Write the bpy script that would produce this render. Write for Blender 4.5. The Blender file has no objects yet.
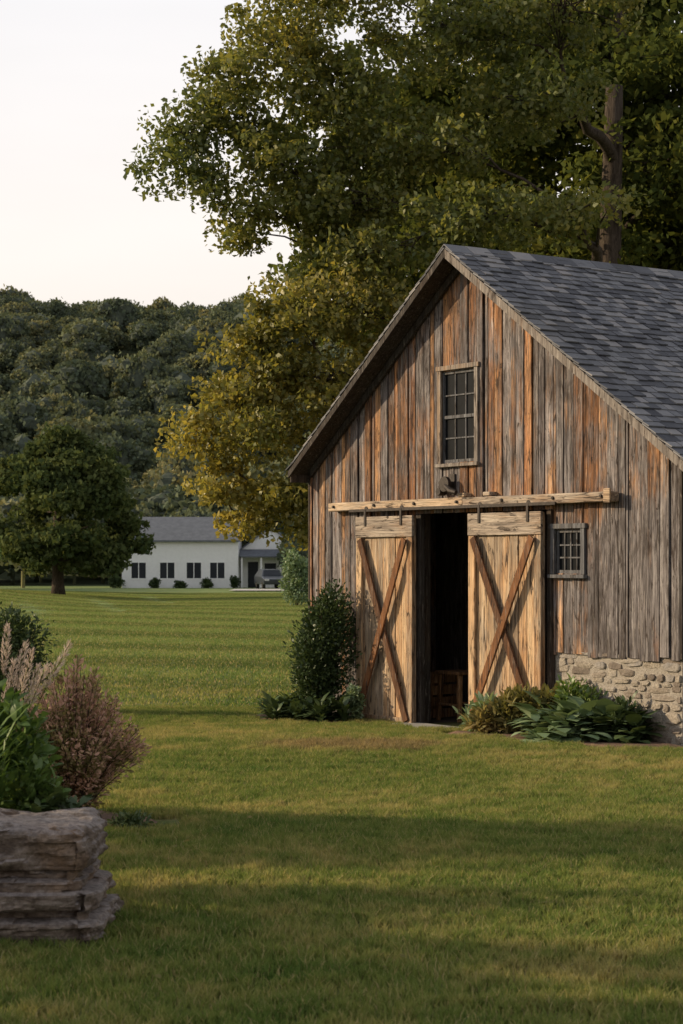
import bpy, bmesh, math, random
import numpy as np
from mathutils import Vector, Quaternion, noise as mnoise
random.seed(7)
rng = np.random.default_rng(11)
scene = bpy.context.scene
R = math.radians

# ------------------------------------------------------------------ helpers
def link(o, parent=None):
    scene.collection.objects.link(o)
    if parent is not None:
        o.parent = parent
    return o

def empty(name, loc=(0, 0, 0), rotz=0.0, parent=None):
    o = bpy.data.objects.new(name, None)
    o.location = loc
    o.rotation_euler = (0, 0, rotz)
    o.empty_display_size = 0.2
    return link(o, parent)

def mesh_np(name, V, F, mat=None, smooth=False):
    V = np.asarray(V, dtype=np.float32); F = np.asarray(F, dtype=np.int32)
    me = bpy.data.meshes.new(name)
    n, k = F.shape
    me.vertices.add(len(V)); me.vertices.foreach_set('co', V.ravel())
    me.loops.add(n * k); me.loops.foreach_set('vertex_index', F.ravel())
    me.polygons.add(n)
    me.polygons.foreach_set('loop_start', np.arange(0, n * k, k, dtype=np.int32))
    me.polygons.foreach_set('loop_total', np.full(n, k, dtype=np.int32))
    if smooth:
        me.polygons.foreach_set('use_smooth', np.ones(n, dtype=bool))
    me.update(calc_edges=True)
    if mat: me.materials.append(mat)
    return me

def obj(name, me, parent=None, loc=(0, 0, 0)):
    o = bpy.data.objects.new(name, me)
    o.location = loc
    return link(o, parent)

class MB:
    """simple mesh accumulator"""
    def __init__(s): s.v = []; s.f = []
    def add(s, vs, fs):
        b = len(s.v); s.v += [tuple(v) for v in vs]; s.f += [tuple(b + i for i in f) for f in fs]
    def box(s, x0, x1, y0, y1, z0, z1):
        s.add([(x0,y0,z0),(x1,y0,z0),(x1,y1,z0),(x0,y1,z0),(x0,y0,z1),(x1,y0,z1),(x1,y1,z1),(x0,y1,z1)],
              [(0,3,2,1),(4,5,6,7),(0,1,5,4),(1,2,6,5),(2,3,7,6),(3,0,4,7)])
    def hexa(s, p):
        s.add(p, [(0,3,2,1),(4,5,6,7),(0,1,5,4),(1,2,6,5),(2,3,7,6),(3,0,4,7)])
    def beam(s, a, b, w, t, up=(0,1,0)):
        a = Vector(a); b = Vector(b); d = (b-a).normalized(); u = Vector(up).normalized()
        c = d.cross(u).normalized() * (w/2); u = u*(t/2)
        s.hexa([a-c-u, a+c-u, a+c+u, a-c+u, b-c-u, b+c-u, b+c+u, b-c+u])
    def tube(s, pts, rad, seg=8, cap=True):
        pts = [Vector(p) for p in pts]; base = len(s.v)
        for i, p in enumerate(pts):
            d = (pts[min(i+1, len(pts)-1)] - pts[max(i-1, 0)]).normalized()
            a = d.cross(Vector((0.31, 0.17, 0.93)))
            if a.length < 1e-3: a = d.cross(Vector((1, 0, 0)))
            a.normalize(); b = d.cross(a)
            for k in range(seg):
                t = 2*math.pi*k/seg
                s.v.append(tuple(p + (a*math.cos(t) + b*math.sin(t))*rad[i]))
        for i in range(len(pts)-1):
            for k in range(seg):
                k2 = (k+1) % seg
                s.f.append((base+i*seg+k, base+i*seg+k2, base+(i+1)*seg+k2, base+(i+1)*seg+k))
        if cap:
            s.f.append(tuple(base+k for k in range(seg))[::-1])
            s.f.append(tuple(base+(len(pts)-1)*seg+k for k in range(seg)))
    def make(s, name, mat, parent=None, smooth=False, bevel=0.0, loc=(0,0,0)):
        me = bpy.data.meshes.new(name); me.from_pydata(s.v, [], s.f); me.update()
        if mat: me.materials.append(mat)
        if smooth:
            for p in me.polygons: p.use_smooth = True
        o = obj(name, me, parent, loc)
        if bevel > 0:
            m = o.modifiers.new('bevel', 'BEVEL'); m.width = bevel; m.segments = 2; m.limit_method = 'ANGLE'
        return o

# ------------------------------------------------------------------ materials
class NT:
    def __init__(s, name):
        s.m = bpy.data.materials.new(name); s.m.use_nodes = True
        s.t = s.m.node_tree; s.t.nodes.clear()
        s.out = s.t.nodes.new('ShaderNodeOutputMaterial')
    def n(s, ty, **kw):
        nd = s.t.nodes.new(ty)
        for k, v in kw.items(): setattr(nd, k, v)
        return nd
    def l(s, a, b): s.t.links.new(a, b)
    def noise(s, vec, scale, detail=4, rough=0.55, dist=0.0):
        nd = s.n('ShaderNodeTexNoise'); nd.inputs['Scale'].default_value = scale
        nd.inputs['Detail'].default_value = detail; nd.inputs['Roughness'].default_value = rough
        nd.inputs['Distortion'].default_value = dist
        if vec is not None: s.l(vec, nd.inputs['Vector'])
        return nd.outputs['Fac']
    def ramp(s, fac, stops):
        nd = s.n('ShaderNodeValToRGB'); cr = nd.color_ramp
        while len(cr.elements) < len(stops): cr.elements.new(0.5)
        for e, (p, c) in zip(cr.elements, stops):
            e.position = p; e.color = (*c, 1) if len(c) == 3 else c
        s.l(fac, nd.inputs['Fac']); return nd.outputs['Color']
    def mix(s, fac, a, b, mode='MIX'):
        nd = s.n('ShaderNodeMix', data_type='RGBA', blend_type=mode)
        for sock, v in ((0, fac), (6, a), (7, b)):
            if isinstance(v, (int, float)): nd.inputs[sock].default_value = v
            elif isinstance(v, tuple): nd.inputs[sock].default_value = (*v, 1)
            else: s.l(v, nd.inputs[sock])
        return nd.outputs[2]
    def math(s, op, a, b=0.0, clamp=False):
        nd = s.n('ShaderNodeMath', operation=op, use_clamp=clamp)
        for i, v in enumerate((a, b)):
            if isinstance(v, (int, float)): nd.inputs[i].default_value = v
            else: s.l(v, nd.inputs[i])
        return nd.outputs[0]
    def wsum(s, *pairs):
        r = None
        for v, k in pairs:
            t = s.math('MULTIPLY', v, k); r = t if r is None else s.math('ADD', r, t)
        return r
    def mapr(s, v, a, b, c=0.0, d=1.0):
        nd = s.n('ShaderNodeMapRange', interpolation_type='SMOOTHSTEP')
        s.l(v, nd.inputs[0])
        for i, x in enumerate((a, b, c, d)): nd.inputs[i+1].default_value = x
        return nd.outputs[0]
    def bsdf(s, col, rough=0.8, bump=None, bstr=0.3, bdist=0.01, spec=0.3, metal=0.0):
        p = s.n('ShaderNodeBsdfPrincipled')
        if isinstance(col, tuple): p.inputs['Base Color'].default_value = (*col, 1)
        else: s.l(col, p.inputs['Base Color'])
        p.inputs['Roughness'].default_value = rough
        p.inputs['Specular IOR Level'].default_value = spec
        p.inputs['Metallic'].default_value = metal
        if bump is not None:
            b = s.n('ShaderNodeBump'); b.inputs['Strength'].default_value = bstr
            b.inputs['Distance'].default_value = bdist
            s.l(bump, b.inputs['Height']); s.l(b.outputs[0], p.inputs['Normal'])
        return p
    def done(s, sh): s.l(sh, s.out.inputs['Surface']); return s.m

def scaled(nt, vec, sc):
    mp = nt.n('ShaderNodeMapping'); mp.inputs['Scale'].default_value = sc
    nt.l(vec, mp.inputs['Vector']); return mp.outputs[0]
def island(nt): return nt.n('ShaderNodeNewGeometry').outputs['Random Per Island']
def nt_comb(nt, v):
    cb = nt.n('ShaderNodeCombineColor')
    for i in range(3): nt.l(v, cb.inputs[i])
    return cb.outputs[0]

def wood(name, grey, warm, bias, axis='z', dark=0.6, zone=None, bstr=0.7, riw=.42, stain=0.0, vary=.0):
    """weathered timber: grey and warm colour sets (3 each) blended by board, streak and zone"""
    nt = NT(name); tc = nt.n('ShaderNodeTexCoord').outputs['Object']
    ri = island(nt)
    off = nt.n('ShaderNodeCombineXYZ')
    for i in range(3): nt.l(nt.math('MULTIPLY', ri, 37.0 + 11*i), off.inputs[i])
    ad = nt.n('ShaderNodeVectorMath', operation='ADD'); nt.l(tc, ad.inputs[0]); nt.l(off.outputs[0], ad.inputs[1])
    v = ad.outputs[0]
    def S(a, b): return scaled(nt, v, (a, a, b) if axis == 'z' else (b, a, a))
    n1 = nt.noise(S(9, .9), 1.8, 7, .70, .9)
    n1b = nt.noise(S(14, .8), 1.7, 6, .68, .6)
    n2 = nt.noise(S(70, 1.8), 1.0, 4, .7, 1.5)
    n3 = nt.noise(tc, 1.1, 4, .6)
    n4 = nt.noise(S(9, 1.3), 2.4, 5, .68, 1.2)
    n5 = nt.noise(S(30, 2.2), 1.6, 4, .7, 1.0)
    f = nt.wsum((ri, riw), (n1, .85), (n3, .90)); f = nt.math('ADD', f, bias+(.42-riw)*.5-.075)
    if zone: f = nt.math('ADD', f, zone(nt, tc))
    g = nt.ramp(n1b, [(.32, grey[0]), (.50, grey[1]), (.68, grey[2])])
    r2 = nt.math('FRACT', nt.math('MULTIPLY', ri, 13.7))
    wv = nt.wsum((n1b, .72), (r2, .28))
    w = nt.ramp(wv, [(.30, warm[0]), (.48, warm[1]), (.66, warm[2])])
    c = nt.mix(nt.mapr(f, .84, 1.16), g, w)
    if vary > 0:
        r3 = nt.math('FRACT', nt.math('MULTIPLY', ri, 31.3))
        k = nt.math('ADD', nt.math('MULTIPLY', r3, 2*vary), 1-vary)
        c = nt.mix(1.0, c, nt_comb(nt, k), 'MULTIPLY')
    # broad dark weather stain
    if stain > 0:
        st = nt.noise(scaled(nt, tc, (2.6, 2.6, .9)), 1.6, 6, .68, .8)
        c = nt.mix(nt.mapr(st, .48, .66, 0, stain), c, (.045, .034, .030))
    c = nt.mix(nt.mapr(n2, .38, .60, dark, 0.0), c, (.016, .012, .010))
    c = nt.mix(nt.mapr(n4, .53, .63, 0.0, .88), c, (.024, .015, .011))
    c = nt.mix(nt.mapr(n5, .56, .70, 0.0, .40), c, (.44, .38, .33))
    h = nt.wsum((n2, .6), (n5, .6), (n4, -.4))
    return nt.done(nt.bsdf(c, .85, h, bstr, .008, .2).outputs[0])
def zone_gable(nt, tc):
    sx = nt.n('ShaderNodeSeparateXYZ'); nt.l(tc, sx.inputs[0])
    right = nt.mapr(sx.outputs[0], 0, 2.2, -.30, 0.0)
    low = nt.mapr(sx.outputs[2], 2.2, 2.7, 1.0, 0.25)
    return nt.math('MULTIPLY', right, low)
G3 = ((.070,.060,.062), (.215,.190,.190), (.45,.41,.40)); W3 = ((.095,.040,.020), (.36,.165,.074), (.62,.345,.17))
M_board = wood('weathered_board', G3, W3, -.03, zone=zone_gable, dark=.75, bstr=1.0, riw=.34, stain=.6, vary=.34)
M_door = wood('door_plank', ((.18,.135,.10), (.40,.30,.21), (.56,.45,.34)), ((.28,.14,.065), (.56,.33,.17), (.70,.50,.31)), .02, dark=.55, riw=.35, vary=.16)
M_brace = wood('brace_plank', ((.05,.028,.018), (.11,.055,.03), (.18,.10,.055)), ((.08,.035,.016), (.16,.066,.027), (.25,.11,.045)), .1, dark=.5)
M_rail = wood('rail_timber', ((.18,.145,.12), (.38,.31,.25), (.56,.47,.38)), ((.24,.145,.09), (.48,.33,.21), (.62,.47,.33)), -.05, axis='x', dark=.55)
M_trim = wood('trim_timber', ((.12,.10,.09), (.25,.215,.19), (.40,.36,.32)), ((.15,.09,.06), (.30,.20,.13), (.40,.29,.2)), -.1, dark=.5)
M_dark = wood('dark_timber', ((.025,.021,.019), (.05,.042,.037), (.09,.078,.068)), ((.03,.02,.014), (.06,.04,.027), (.10,.07,.05)), -.1, dark=.5)
M_greyw = wood('grey_window_timber', ((.06,.06,.065), (.13,.13,.14), (.22,.22,.23)), ((.08,.07,.06), (.14,.13,.12), (.2,.19,.18)), -.3, dark=.5)

def m_simple(name, col, rough=.7, nscale=20., var=.25, bstr=.2, metal=0., spec=.3):
    nt = NT(name); tc = nt.n('ShaderNodeTexCoord').outputs['Object']
    n = nt.noise(tc, nscale, 6, .6)
    a = tuple(c*(1-var) for c in col); b = tuple(min(1, c*(1+var)) for c in col)
    return nt.done(nt.bsdf(nt.ramp(n, [(.3, a), (.7, b)]), rough, n, bstr, .01, spec, metal).outputs[0])
M_metal = m_simple('rusted_iron', (.035,.028,.025), .6, 30, .4, .3, .5)
M_glass = m_simple('window_glass', (.008,.009,.011), .3, 3, .4, .05, 0, .06)
M_floor = m_simple('barn_dirt_floor', (.10,.075,.055), .95, 8)
M_stepst = m_simple('threshold_stone', (.30,.28,.25), .9, 9, .3, .5)

def m_slate():
    nt = NT('slate_shingle'); tc = nt.n('ShaderNodeTexCoord').outputs['Object']
    ri = island(nt); n = nt.noise(tc, 9, 6, .65); n0 = nt.noise(tc, .6, 3)
    f = nt.math('ADD', nt.math('MULTIPLY', ri, .7), nt.math('MULTIPLY', n, .35))
    c = nt.ramp(f, [(.12, (.045,.045,.054)), (.45, (.115,.116,.130)), (.7, (.185,.183,.194)), (.9, (.27,.25,.245))])
    c = nt.mix(nt.mapr(n0, .5, .75, 0, .3), c, (.12,.11,.095))
    return nt.done(nt.bsdf(c, .75, n, .6, .008, .25).outputs[0])
M_slate = m_slate()
def m_stone(name, stops, sc=7, bd=.02):
    nt = NT(name); tc = nt.n('ShaderNodeTexCoord').outputs['Object']
    ri = island(nt); n = nt.noise(tc, sc, 8, .65, .4); n2 = nt.noise(tc, sc*6, 6, .7)
    f = nt.math('ADD', nt.math('MULTIPLY', ri, .5), nt.math('MULTIPLY', n, .55))
    c = nt.ramp(f, stops); c = nt.mix(nt.mapr(n2, .35, .6, .5, 0), c, (.09,.075,.06))
    h = nt.math('ADD', n, nt.math('MULTIPLY', n2, .5))
    return nt.done(nt.bsdf(c, .92, h, 1.0, bd, .15).outputs[0])
M_stone = m_stone('field_stone', [(.2, (.15,.12,.10)), (.42, (.27,.225,.185)), (.62, (.38,.33,.27)), (.85, (.24,.225,.22))])
M_mortar = m_stone('lime_mortar', [(.2, (.28,.24,.20)), (.8, (.42,.38,.33))], 14)

def m_rock():
    nt = NT('layered_rock'); tc = nt.n('ShaderNodeTexCoord').outputs['Object']
    n = nt.noise(scaled(nt, tc, (1, 1, 2.6)), 4, 9, .70, .9); n2 = nt.noise(tc, 30, 7, .7); n3 = nt.noise(tc, 2.6, 5)
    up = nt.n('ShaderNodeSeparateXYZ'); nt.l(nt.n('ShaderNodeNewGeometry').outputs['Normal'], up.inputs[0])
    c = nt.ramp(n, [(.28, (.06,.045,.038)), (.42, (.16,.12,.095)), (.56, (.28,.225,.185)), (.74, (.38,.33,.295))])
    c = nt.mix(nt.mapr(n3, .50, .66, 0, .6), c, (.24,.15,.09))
    c = nt.mix(nt.mapr(up.outputs[2], .5, .95, 0, .55), c, (.38,.34,.33))  # upward faces painted lighter for the lit top of the ledge
    c = nt.mix(nt.mapr(n2, .35, .62, .6, 0), c, (.06,.045,.038))
    h = nt.math('ADD', n, nt.math('MULTIPLY', n2, .4))
    return nt.done(nt.bsdf(c, .92, h, 1.0, .04, .15).outputs[0])
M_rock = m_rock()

def m_leaf(name, stops, trans=.38, nsc=.5, nw=.8, tcol=(1.25, 1.15, .7), gloss=.0, oiw=.32):
    nt = NT(name); g = nt.n('ShaderNodeNewGeometry'); ri = g.outputs['Random Per Island']
    oi = nt.n('ShaderNodeObjectInfo').outputs['Random']
    n = nt.noise(g.outputs['Position'], nsc, 2)
    f = nt.wsum((ri, .40), (n, nw), (oi, oiw)); f = nt.math('SUBTRACT', f, .22*nw+oiw*.5)
    c = nt.ramp(f, stops)
    d = nt.n('ShaderNodeBsdfDiffuse'); nt.l(c, d.inputs[0]); sh = d.outputs[0]
    if trans > 0:
        t = nt.n('ShaderNodeBsdfTranslucent'); nt.l(nt.mix(1.0, c, tcol, 'MULTIPLY'), t.inputs[0])
        mx = nt.n('ShaderNodeMixShader'); mx.inputs[0].default_value = trans
        nt.l(sh, mx.inputs[1]); nt.l(t.outputs[0], mx.inputs[2]); sh = mx.outputs[0]
    if gloss > 0:
        gl = nt.n('ShaderNodeBsdfGlossy'); gl.inputs['Roughness'].default_value = .45; gl.inputs[0].default_value = (.9, .9, .85, 1)
        mx = nt.n('ShaderNodeMixShader'); mx.inputs[0].default_value = gloss
        nt.l(sh, mx.inputs[1]); nt.l(gl.outputs[0], mx.inputs[2]); sh = mx.outputs[0]
    return nt.done(sh)
M_lf_gold = m_leaf('autumn_maple_leaf', [(.10, (.12,.140,.034)), (.36, (.21,.198,.048)), (.62, (.36,.30,.072)), (.88, (.52,.40,.12))], .48, gloss=.03)
M_lf_olive = m_leaf('turning_maple_leaf', [(.10, (.100,.130,.036)), (.38, (.175,.188,.050)), (.66, (.31,.275,.070)), (.92, (.48,.38,.10))], .48, gloss=.03)
M_lf_dark = m_leaf('shade_tree_leaf', [(.15, (.055,.075,.024)), (.45, (.105,.125,.033)), (.72, (.18,.17,.042)), (.95, (.30,.23,.05))], .42)
M_lf_oak = m_leaf('oak_leaf', [(.2, (.045,.068,.030)), (.5, (.075,.10,.040)), (.8, (.13,.15,.058))], .3)
M_lf_far = m_leaf('haze_tinted_foliage', [(.05, (.085,.108,.074)), (.30, (.125,.150,.092)), (.52, (.175,.19,.105)), (.76, (.25,.23,.115)), (.97, (.35,.26,.12))], .2, nsc=.03, nw=.45, oiw=.6)  # leaf colours lightened and cooled to stand in for distance haze
M_lf_core = m_simple('foliage_shade', (.072,.086,.064), 1., 3, .3)  # dark inner crown colour, raised a little for the same haze
M_lf_shrub = m_leaf('shrub_leaf', [(.2, (.040,.065,.026)), (.55, (.078,.115,.045)), (.85, (.14,.175,.07))], .25, nsc=3, gloss=.03)
M_lf_hosta = m_leaf('hosta_leaf', [(.2, (.12,.18,.09)), (.55, (.21,.29,.15)), (.85, (.34,.40,.25))], .25, nsc=3, gloss=.05)
M_lf_bright = m_leaf('bright_leaf', [(.2, (.07,.13,.03)), (.55, (.13,.20,.05)), (.85, (.22,.28,.09))], .35, nsc=3, gloss=.04)
M_lf_yell = m_leaf('dry_perennial_leaf', [(.2, (.13,.13,.045)), (.5, (.24,.21,.09)), (.85, (.40,.31,.14))], .35, nsc=3)
M_lf_pink = m_leaf('pink_spirea_leaf', [(.12, (.16,.15,.05)), (.28, (.32,.25,.13)), (.42, (.54,.33,.25)), (.85, (.72,.50,.40))], .35, nsc=4, nw=.9, tcol=(1.1,1,.9))
M_plume = m_leaf('grass_plume', [(.2, (.55,.43,.35)), (.8, (.74,.63,.53))], .4, nsc=3, tcol=(1,1,1))
def m_bark(name, a, b):
    nt = NT(name); tc = nt.n('ShaderNodeTexCoord').outputs['Object']
    n = nt.noise(scaled(nt, tc, (9, 9, 1.5)), 2.2, 7, .7, .8)
    return nt.done(nt.bsdf(nt.ramp(n, [(.35, a), (.65, b)]), .95, n, .9, .04, .15).outputs[0])
M_bark = m_bark('tree_bark', (.030,.022,.017), (.10,.078,.06))

# lawn colour in world space (used by soil sheet and by blades)
def lawn_color(nt):
    pos = nt.n('ShaderNodeNewGeometry').outputs['Position']
    sx = nt.n('ShaderNodeSeparateXYZ'); nt.l(pos, sx.inputs[0])
    X, Y = sx.outputs[0], sx.outputs[1]
    n1 = nt.noise(pos, .33, 3, .6); n2 = nt.noise(pos, 2.3, 4, .65)
    f = nt.math('ADD', nt.math('MULTIPLY', n1, .5), nt.math('MULTIPLY', n2, .5))
    c = nt.ramp(f, [(.37, (.105,.175,.045)), (.50, (.205,.245,.072)), (.62, (.40,.345,.145))])
    nb = nt.noise(pos, .04, 2)
    ph = nt.math('ADD', nt.math('MULTIPLY', Y, .92), nt.math('MULTIPLY', X, .34))
    st = nt.math('SINE', nt.math('ADD', ph, nt.math('MULTIPLY', nb, 7.0)))
    st = nt.mapr(st, -.7, .7, .80, 1.14)
    mask = nt.mapr(Y, 22., 36., 0, 1)
    g = nt.mix(mask, (1., 1., 1.), nt_comb(nt, st))
    far = nt.mapr(Y, 20., 38., 0, .72)
    c = nt.mix(far, c, (.150, .205, .075))
    c = nt.mix(1.0, c, g, 'MULTIPLY')
    # trodden bare patch in front of the barn door
    dx = nt.math('DIVIDE', nt.math('SUBTRACT', X, .15), 1.1); dy = nt.math('DIVIDE', nt.math('SUBTRACT', Y, 18.9), .75)
    r = nt.math('ADD', nt.math('MULTIPLY', dx, dx), nt.math('MULTIPLY', dy, dy))
    r = nt.math('ADD', r, nt.math('MULTIPLY', nt.math('SUBTRACT', n2, .5), 2.4))
    c = nt.mix(nt.mapr(r, .2, 1.1, .75, 0), c, (.28, .19, .12))
    return c, X, Y, pos
def m_blade():
    nt = NT('grass_blade'); c, X, Y, pos = lawn_color(nt)
    ri = island(nt)
    c = nt.mix(nt.mapr(ri, .78, .95, 0, .75), c, (.46, .37, .20))
    c = nt.mix(nt.mapr(ri, .0, .35, .5, 0), c, (.050, .10, .022))
    p = nt.n('ShaderNodeBsdfDiffuse'); nt.l(c, p.inputs[0])
    t = nt.n('ShaderNodeBsdfTranslucent'); nt.l(nt.mix(1.0, c, (1.2, 1.12, .75), 'MULTIPLY'), t.inputs[0])
    mx = nt.n('ShaderNodeMixShader'); mx.inputs[0].default_value = .42
    nt.l(p.outputs[0], mx.inputs[1]); nt.l(t.outputs[0], mx.inputs[2])
    return nt.done(mx.outputs[0])
M_blade = m_blade()
def m_ground():
    nt = NT('lawn_ground'); c, X, Y, pos = lawn_color(nt)
    n = nt.noise(pos, 9, 7, .7)
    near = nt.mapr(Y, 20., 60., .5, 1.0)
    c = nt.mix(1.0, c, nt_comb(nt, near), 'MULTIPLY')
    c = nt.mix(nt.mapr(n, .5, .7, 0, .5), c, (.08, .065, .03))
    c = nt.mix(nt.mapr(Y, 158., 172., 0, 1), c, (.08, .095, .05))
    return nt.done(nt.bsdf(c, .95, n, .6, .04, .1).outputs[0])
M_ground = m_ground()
M_mulch = m_simple('bark_mulch', (.15,.090,.058), .95, 25, .5, .9)
M_gravel = m_simple('driveway_gravel', (.45,.43,.40), .95, 3, .15)

# ------------------------------------------------------------------ terrain
def sst(a, b, x):
    t = np.clip((x-a)/(b-a), 0, 1); return t*t*(3-2*t)
def H(x, y):
    x = np.asarray(x, float); y = np.asarray(y, float)
    z = -.10*sst(18.5, 23, y) - .10*sst(60, 130, y)
    z = z + .016*np.sin(x*.9+1.3)*np.sin(y*.7) * sst(30, 20, y)
    z = z + .16*np.sin(x*.11+.6)*np.sin(y*.075)*sst(30, 60, y)*sst(150, 110, y)
    z = z + .75*sst(-9, -22, x)*sst(40, 75, y)*sst(135, 100, y)
    hill = sst(178, 430, y)
    z = z + hill*(52.5 - 4*sst(-90, -20, x) + 1.0*np.sin(x*.05+1)+.8*np.sin(x*.09+y*.02))
    z = z + 3.2*np.sin(x*.06+y*.045)*sst(190, 240, y)*sst(400, 330, y)
    z = z - 25*sst(480, 900, y)
    return z
def Hs(x, y): return float(H(x, y))
u = np.linspace(-1, 1, 161); xs = np.sinh(u*4.6)/np.sinh(4.6)*750
v = np.linspace(0, 1, 240); ys = -25 + np.sinh(v*3.6)/np.sinh(3.6)*1100
XX, YY = np.meshgrid(xs, ys); ZZ = H(XX, YY)
V = np.stack([XX.ravel(), YY.ravel(), ZZ.ravel()], 1)
nx, ny = len(xs), len(ys)
ii, jj = np.meshgrid(np.arange(nx-1), np.arange(ny-1)); b = (jj*nx+ii).ravel()
F = np.stack([b, b+1, b+nx+1, b+nx], 1)
obj('ground', mesh_np('ground', V, F, M_ground, True))

# ------------------------------------------------------------------ barn (local x = along gable, y = outward, z = up)
RX, RY = 3.35, 19.18
ANG = math.atan2(.8239, -.5668)
barn = empty('wooden_barn', (RX, RY, 0), ANG)
def B2W(s, o): return (RX - .5668*s - .8239*o, RY + .8239*s - .5668*o)
L = 6.57; APS, APZ = 3.40, 5.30; SL, SR = .735, .675; DEPTH = 8.0
def roofz(s): return APZ - (SL*(s-APS) if s > APS else SR*(APS-s))
D0, D1 = 1.90, 4.30      # door opening
def boards_gable(y_base, lo_fn, cuts, edges, name, thick=.025):
    mb = MB(); rr = random.Random(5)
    for a, b_ in zip(edges[:-1], edges[1:]):
        n = max(1, round((b_-a)/rr.uniform(.105, .135)))
        ws = [rr.uniform(.55, 1.5) for _ in range(n)]; t = sum(ws); x = a
        for w in ws:
            w = w/t*(b_-a); x0, x1 = x+.003+rr.random()*.006, x+w-.003-rr.random()*.006; x += w
            segs = [[lo_fn(a, b_), 99]]
            for (ca, cb, z0, z1) in cuts:
                if x1 > ca+.01 and x0 < cb-.01:
                    new = []
                    for s0, s1 in segs:
                        if z0 > s0: new.append([s0, min(s1, z0)])
                        if z1 < s1: new.append([max(s0, z1), s1])
                    segs = new
            yo = rr.uniform(-.010, .018)
            for p0, p1 in segs:
                t0 = roofz(x0)-.085 if p1 == 99 else p1; t1 = roofz(x1)-.085 if p1 == 99 else p1
                if p1 == 99 and x0 < APS < x1: t0 = t1 = min(t0, t1)
                zb = p0 - (rr.random()*.06 if p0 < 1.5 else 0)
                ya = y_base+yo+rr.uniform(-.002,.002); yb = ya+thick; tw = rr.uniform(-.009,.009)
                e0 = rr.uniform(-.003,.003); e1 = rr.uniform(-.003,.003)
                mb.hexa([(x0+e0,ya,zb),(x1+e1,ya,zb),(x1+e1,yb+tw,zb),(x0+e0,yb-tw,zb),(x0-e1,ya,t0),(x1-e0,ya,t1),(x1-e0,yb+tw,t1),(x0-e1,yb-tw,t0)])
    return mb.make(name, M_board, barn, bevel=.003)
cuts = [(D0, D1, -1, 2.36), (3.20, 3.84, 2.93, 3.97), (1.42, 1.86, 1.68, 2.14)]
boards_gable(0, lambda a, b_: .86 if b_ <= D0+.01 else -.16, cuts, [0, 1.42, 1.86, D0, 3.20, 3.84, D1, 6.57], 'gable_boards')
boards_gable(-DEPTH, lambda a, b_: -.16, [], [0, 3.3, 6.57], 'rear_gable_boards')
mb = MB(); rr = random.Random(9)
for sx, zb, zt in ((0.0, .86, roofz(0)-.11), (L-.025, -.16, roofz(L)-.1)):
    y = -.03
    while y > -DEPTH:
        w = rr.uniform(.12, .19); j = rr.uniform(-.004, .004)
        mb.box(sx+j, sx+.025+j, y-w+.005, y, zb-rr.random()*.03, zt); y -= w
mb.make('side_boards', M_board, barn, bevel=.003)
mb = MB()
for s0, s1 in ((-.035, .0), (L+.002, L+.035)):
    mb.box(s0, s1, -.10, .035, .84 if s0 < 1 else -.16, roofz(max(0, min(L, s0)))-.13)
mb.make('corner_trim', M_dark, barn, bevel=.004)
mb = MB()
for s in (D0-.10, D1): mb.box(s, s+.10, -.16, -.014, -.14, 2.5)
mb.box(D0-.1, D1+.1, -.17, -.015, 2.37, 2.52)
for s in (.12, 6.3): mb.box(s, s+.14, -.18, -.035, -.14, 2.6)
for y in (-2, -4, -6):
    for s in (.1, 6.3): mb.box(s, s+.14, y, y+.14, -.14, 2.65)
    mb.box(.1, 6.44, y+.16, y+.30, 2.5, 2.68)
mb.make('timber_frame', M_dark, barn, bevel=.006)
mb = MB()   # dark sheet added behind the boards so the gaps look shaded
def sheet(sa, sb, za, zb=None):
    t0 = (zb if zb else roofz(sa)-.12); t1 = (zb if zb else roofz(sb)-.12)
    mb.hexa([(sa,-.030,za),(sb,-.030,za),(sb,-.020,za),(sa,-.020,za),(sa,-.030,t0),(sb,-.030,t1),(sb,-.020,t1),(sa,-.020,t0)])
sheet(.02, 1.40, .87); sheet(1.401, 1.88, .87, 1.67); sheet(1.401, 1.88, 2.15); sheet(1.881, 3.19, 2.53); sheet(3.191, 3.399, 3.98); sheet(3.401, 3.85, 3.98)
sheet(3.191, 3.85, 2.53, 2.92); sheet(3.851, 4.42, 2.53); sheet(4.43, 6.55, -.14)
mb.make('gap_shade_backing', M_dark, barn)
mb = MB(); mb.box(0.02, L-.02, -DEPTH+.02, -.03, -.3, -.10); mb.make('floor', M_floor, barn)
mb = MB(); mb.box(D1-.09, D1, -.005, .055, -.12, 2.36); mb.box(D0, D0+.07, -.005, .060, -.05, 2.36)
mb.make('door_casing', M_dark, barn, bevel=.004)

# roof deck, soffit, fascia
OV = .30; SE, SW = -.45, 6.60
ER, EL = APZ-SR*(APS-SE), APZ-SL*(SW-APS)
mb = MB(); t = .055
y0, y1 = -DEPTH-.25, OV
mb.hexa([(SE,y0,ER-t),(APS,y0,APZ-t),(APS,y1,APZ-t),(SE,y1,ER-t),(SE,y0,ER),(APS,y0,APZ),(APS,y1,APZ),(SE,y1,ER)])
mb.hexa([(APS,y0,APZ-t),(SW,y0,EL-t),(SW,y1,EL-t),(APS,y1,APZ-t),(APS,y0,APZ),(SW,y0,EL),(SW,y1,EL),(APS,y1,APZ)])
mb.make('roof_deck', M_dark, barn)
mb = MB()
def rake(sa, za, sb, zb, y, th, h, drop):
    mb.hexa([(sa,y,za-h-drop),(sb,y,zb-h-drop),(sb,y+th,zb-h-drop),(sa,y+th,za-h-drop),(sa,y,za-drop),(sb,y,zb-drop),(sb,y+th,zb-drop),(sa,y+th,za-drop)])
rake(SE-.02, ER-.014, APS, APZ, OV+.002, .028, .105, 0)
mb.make('rake_board', M_trim, barn, bevel=.004)
mb = MB()
rake(APS+.002, APZ, SW+.02, EL-.014, OV+.002, .028, .085, 0)  # left rake: shading put into a darker timber colour
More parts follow.
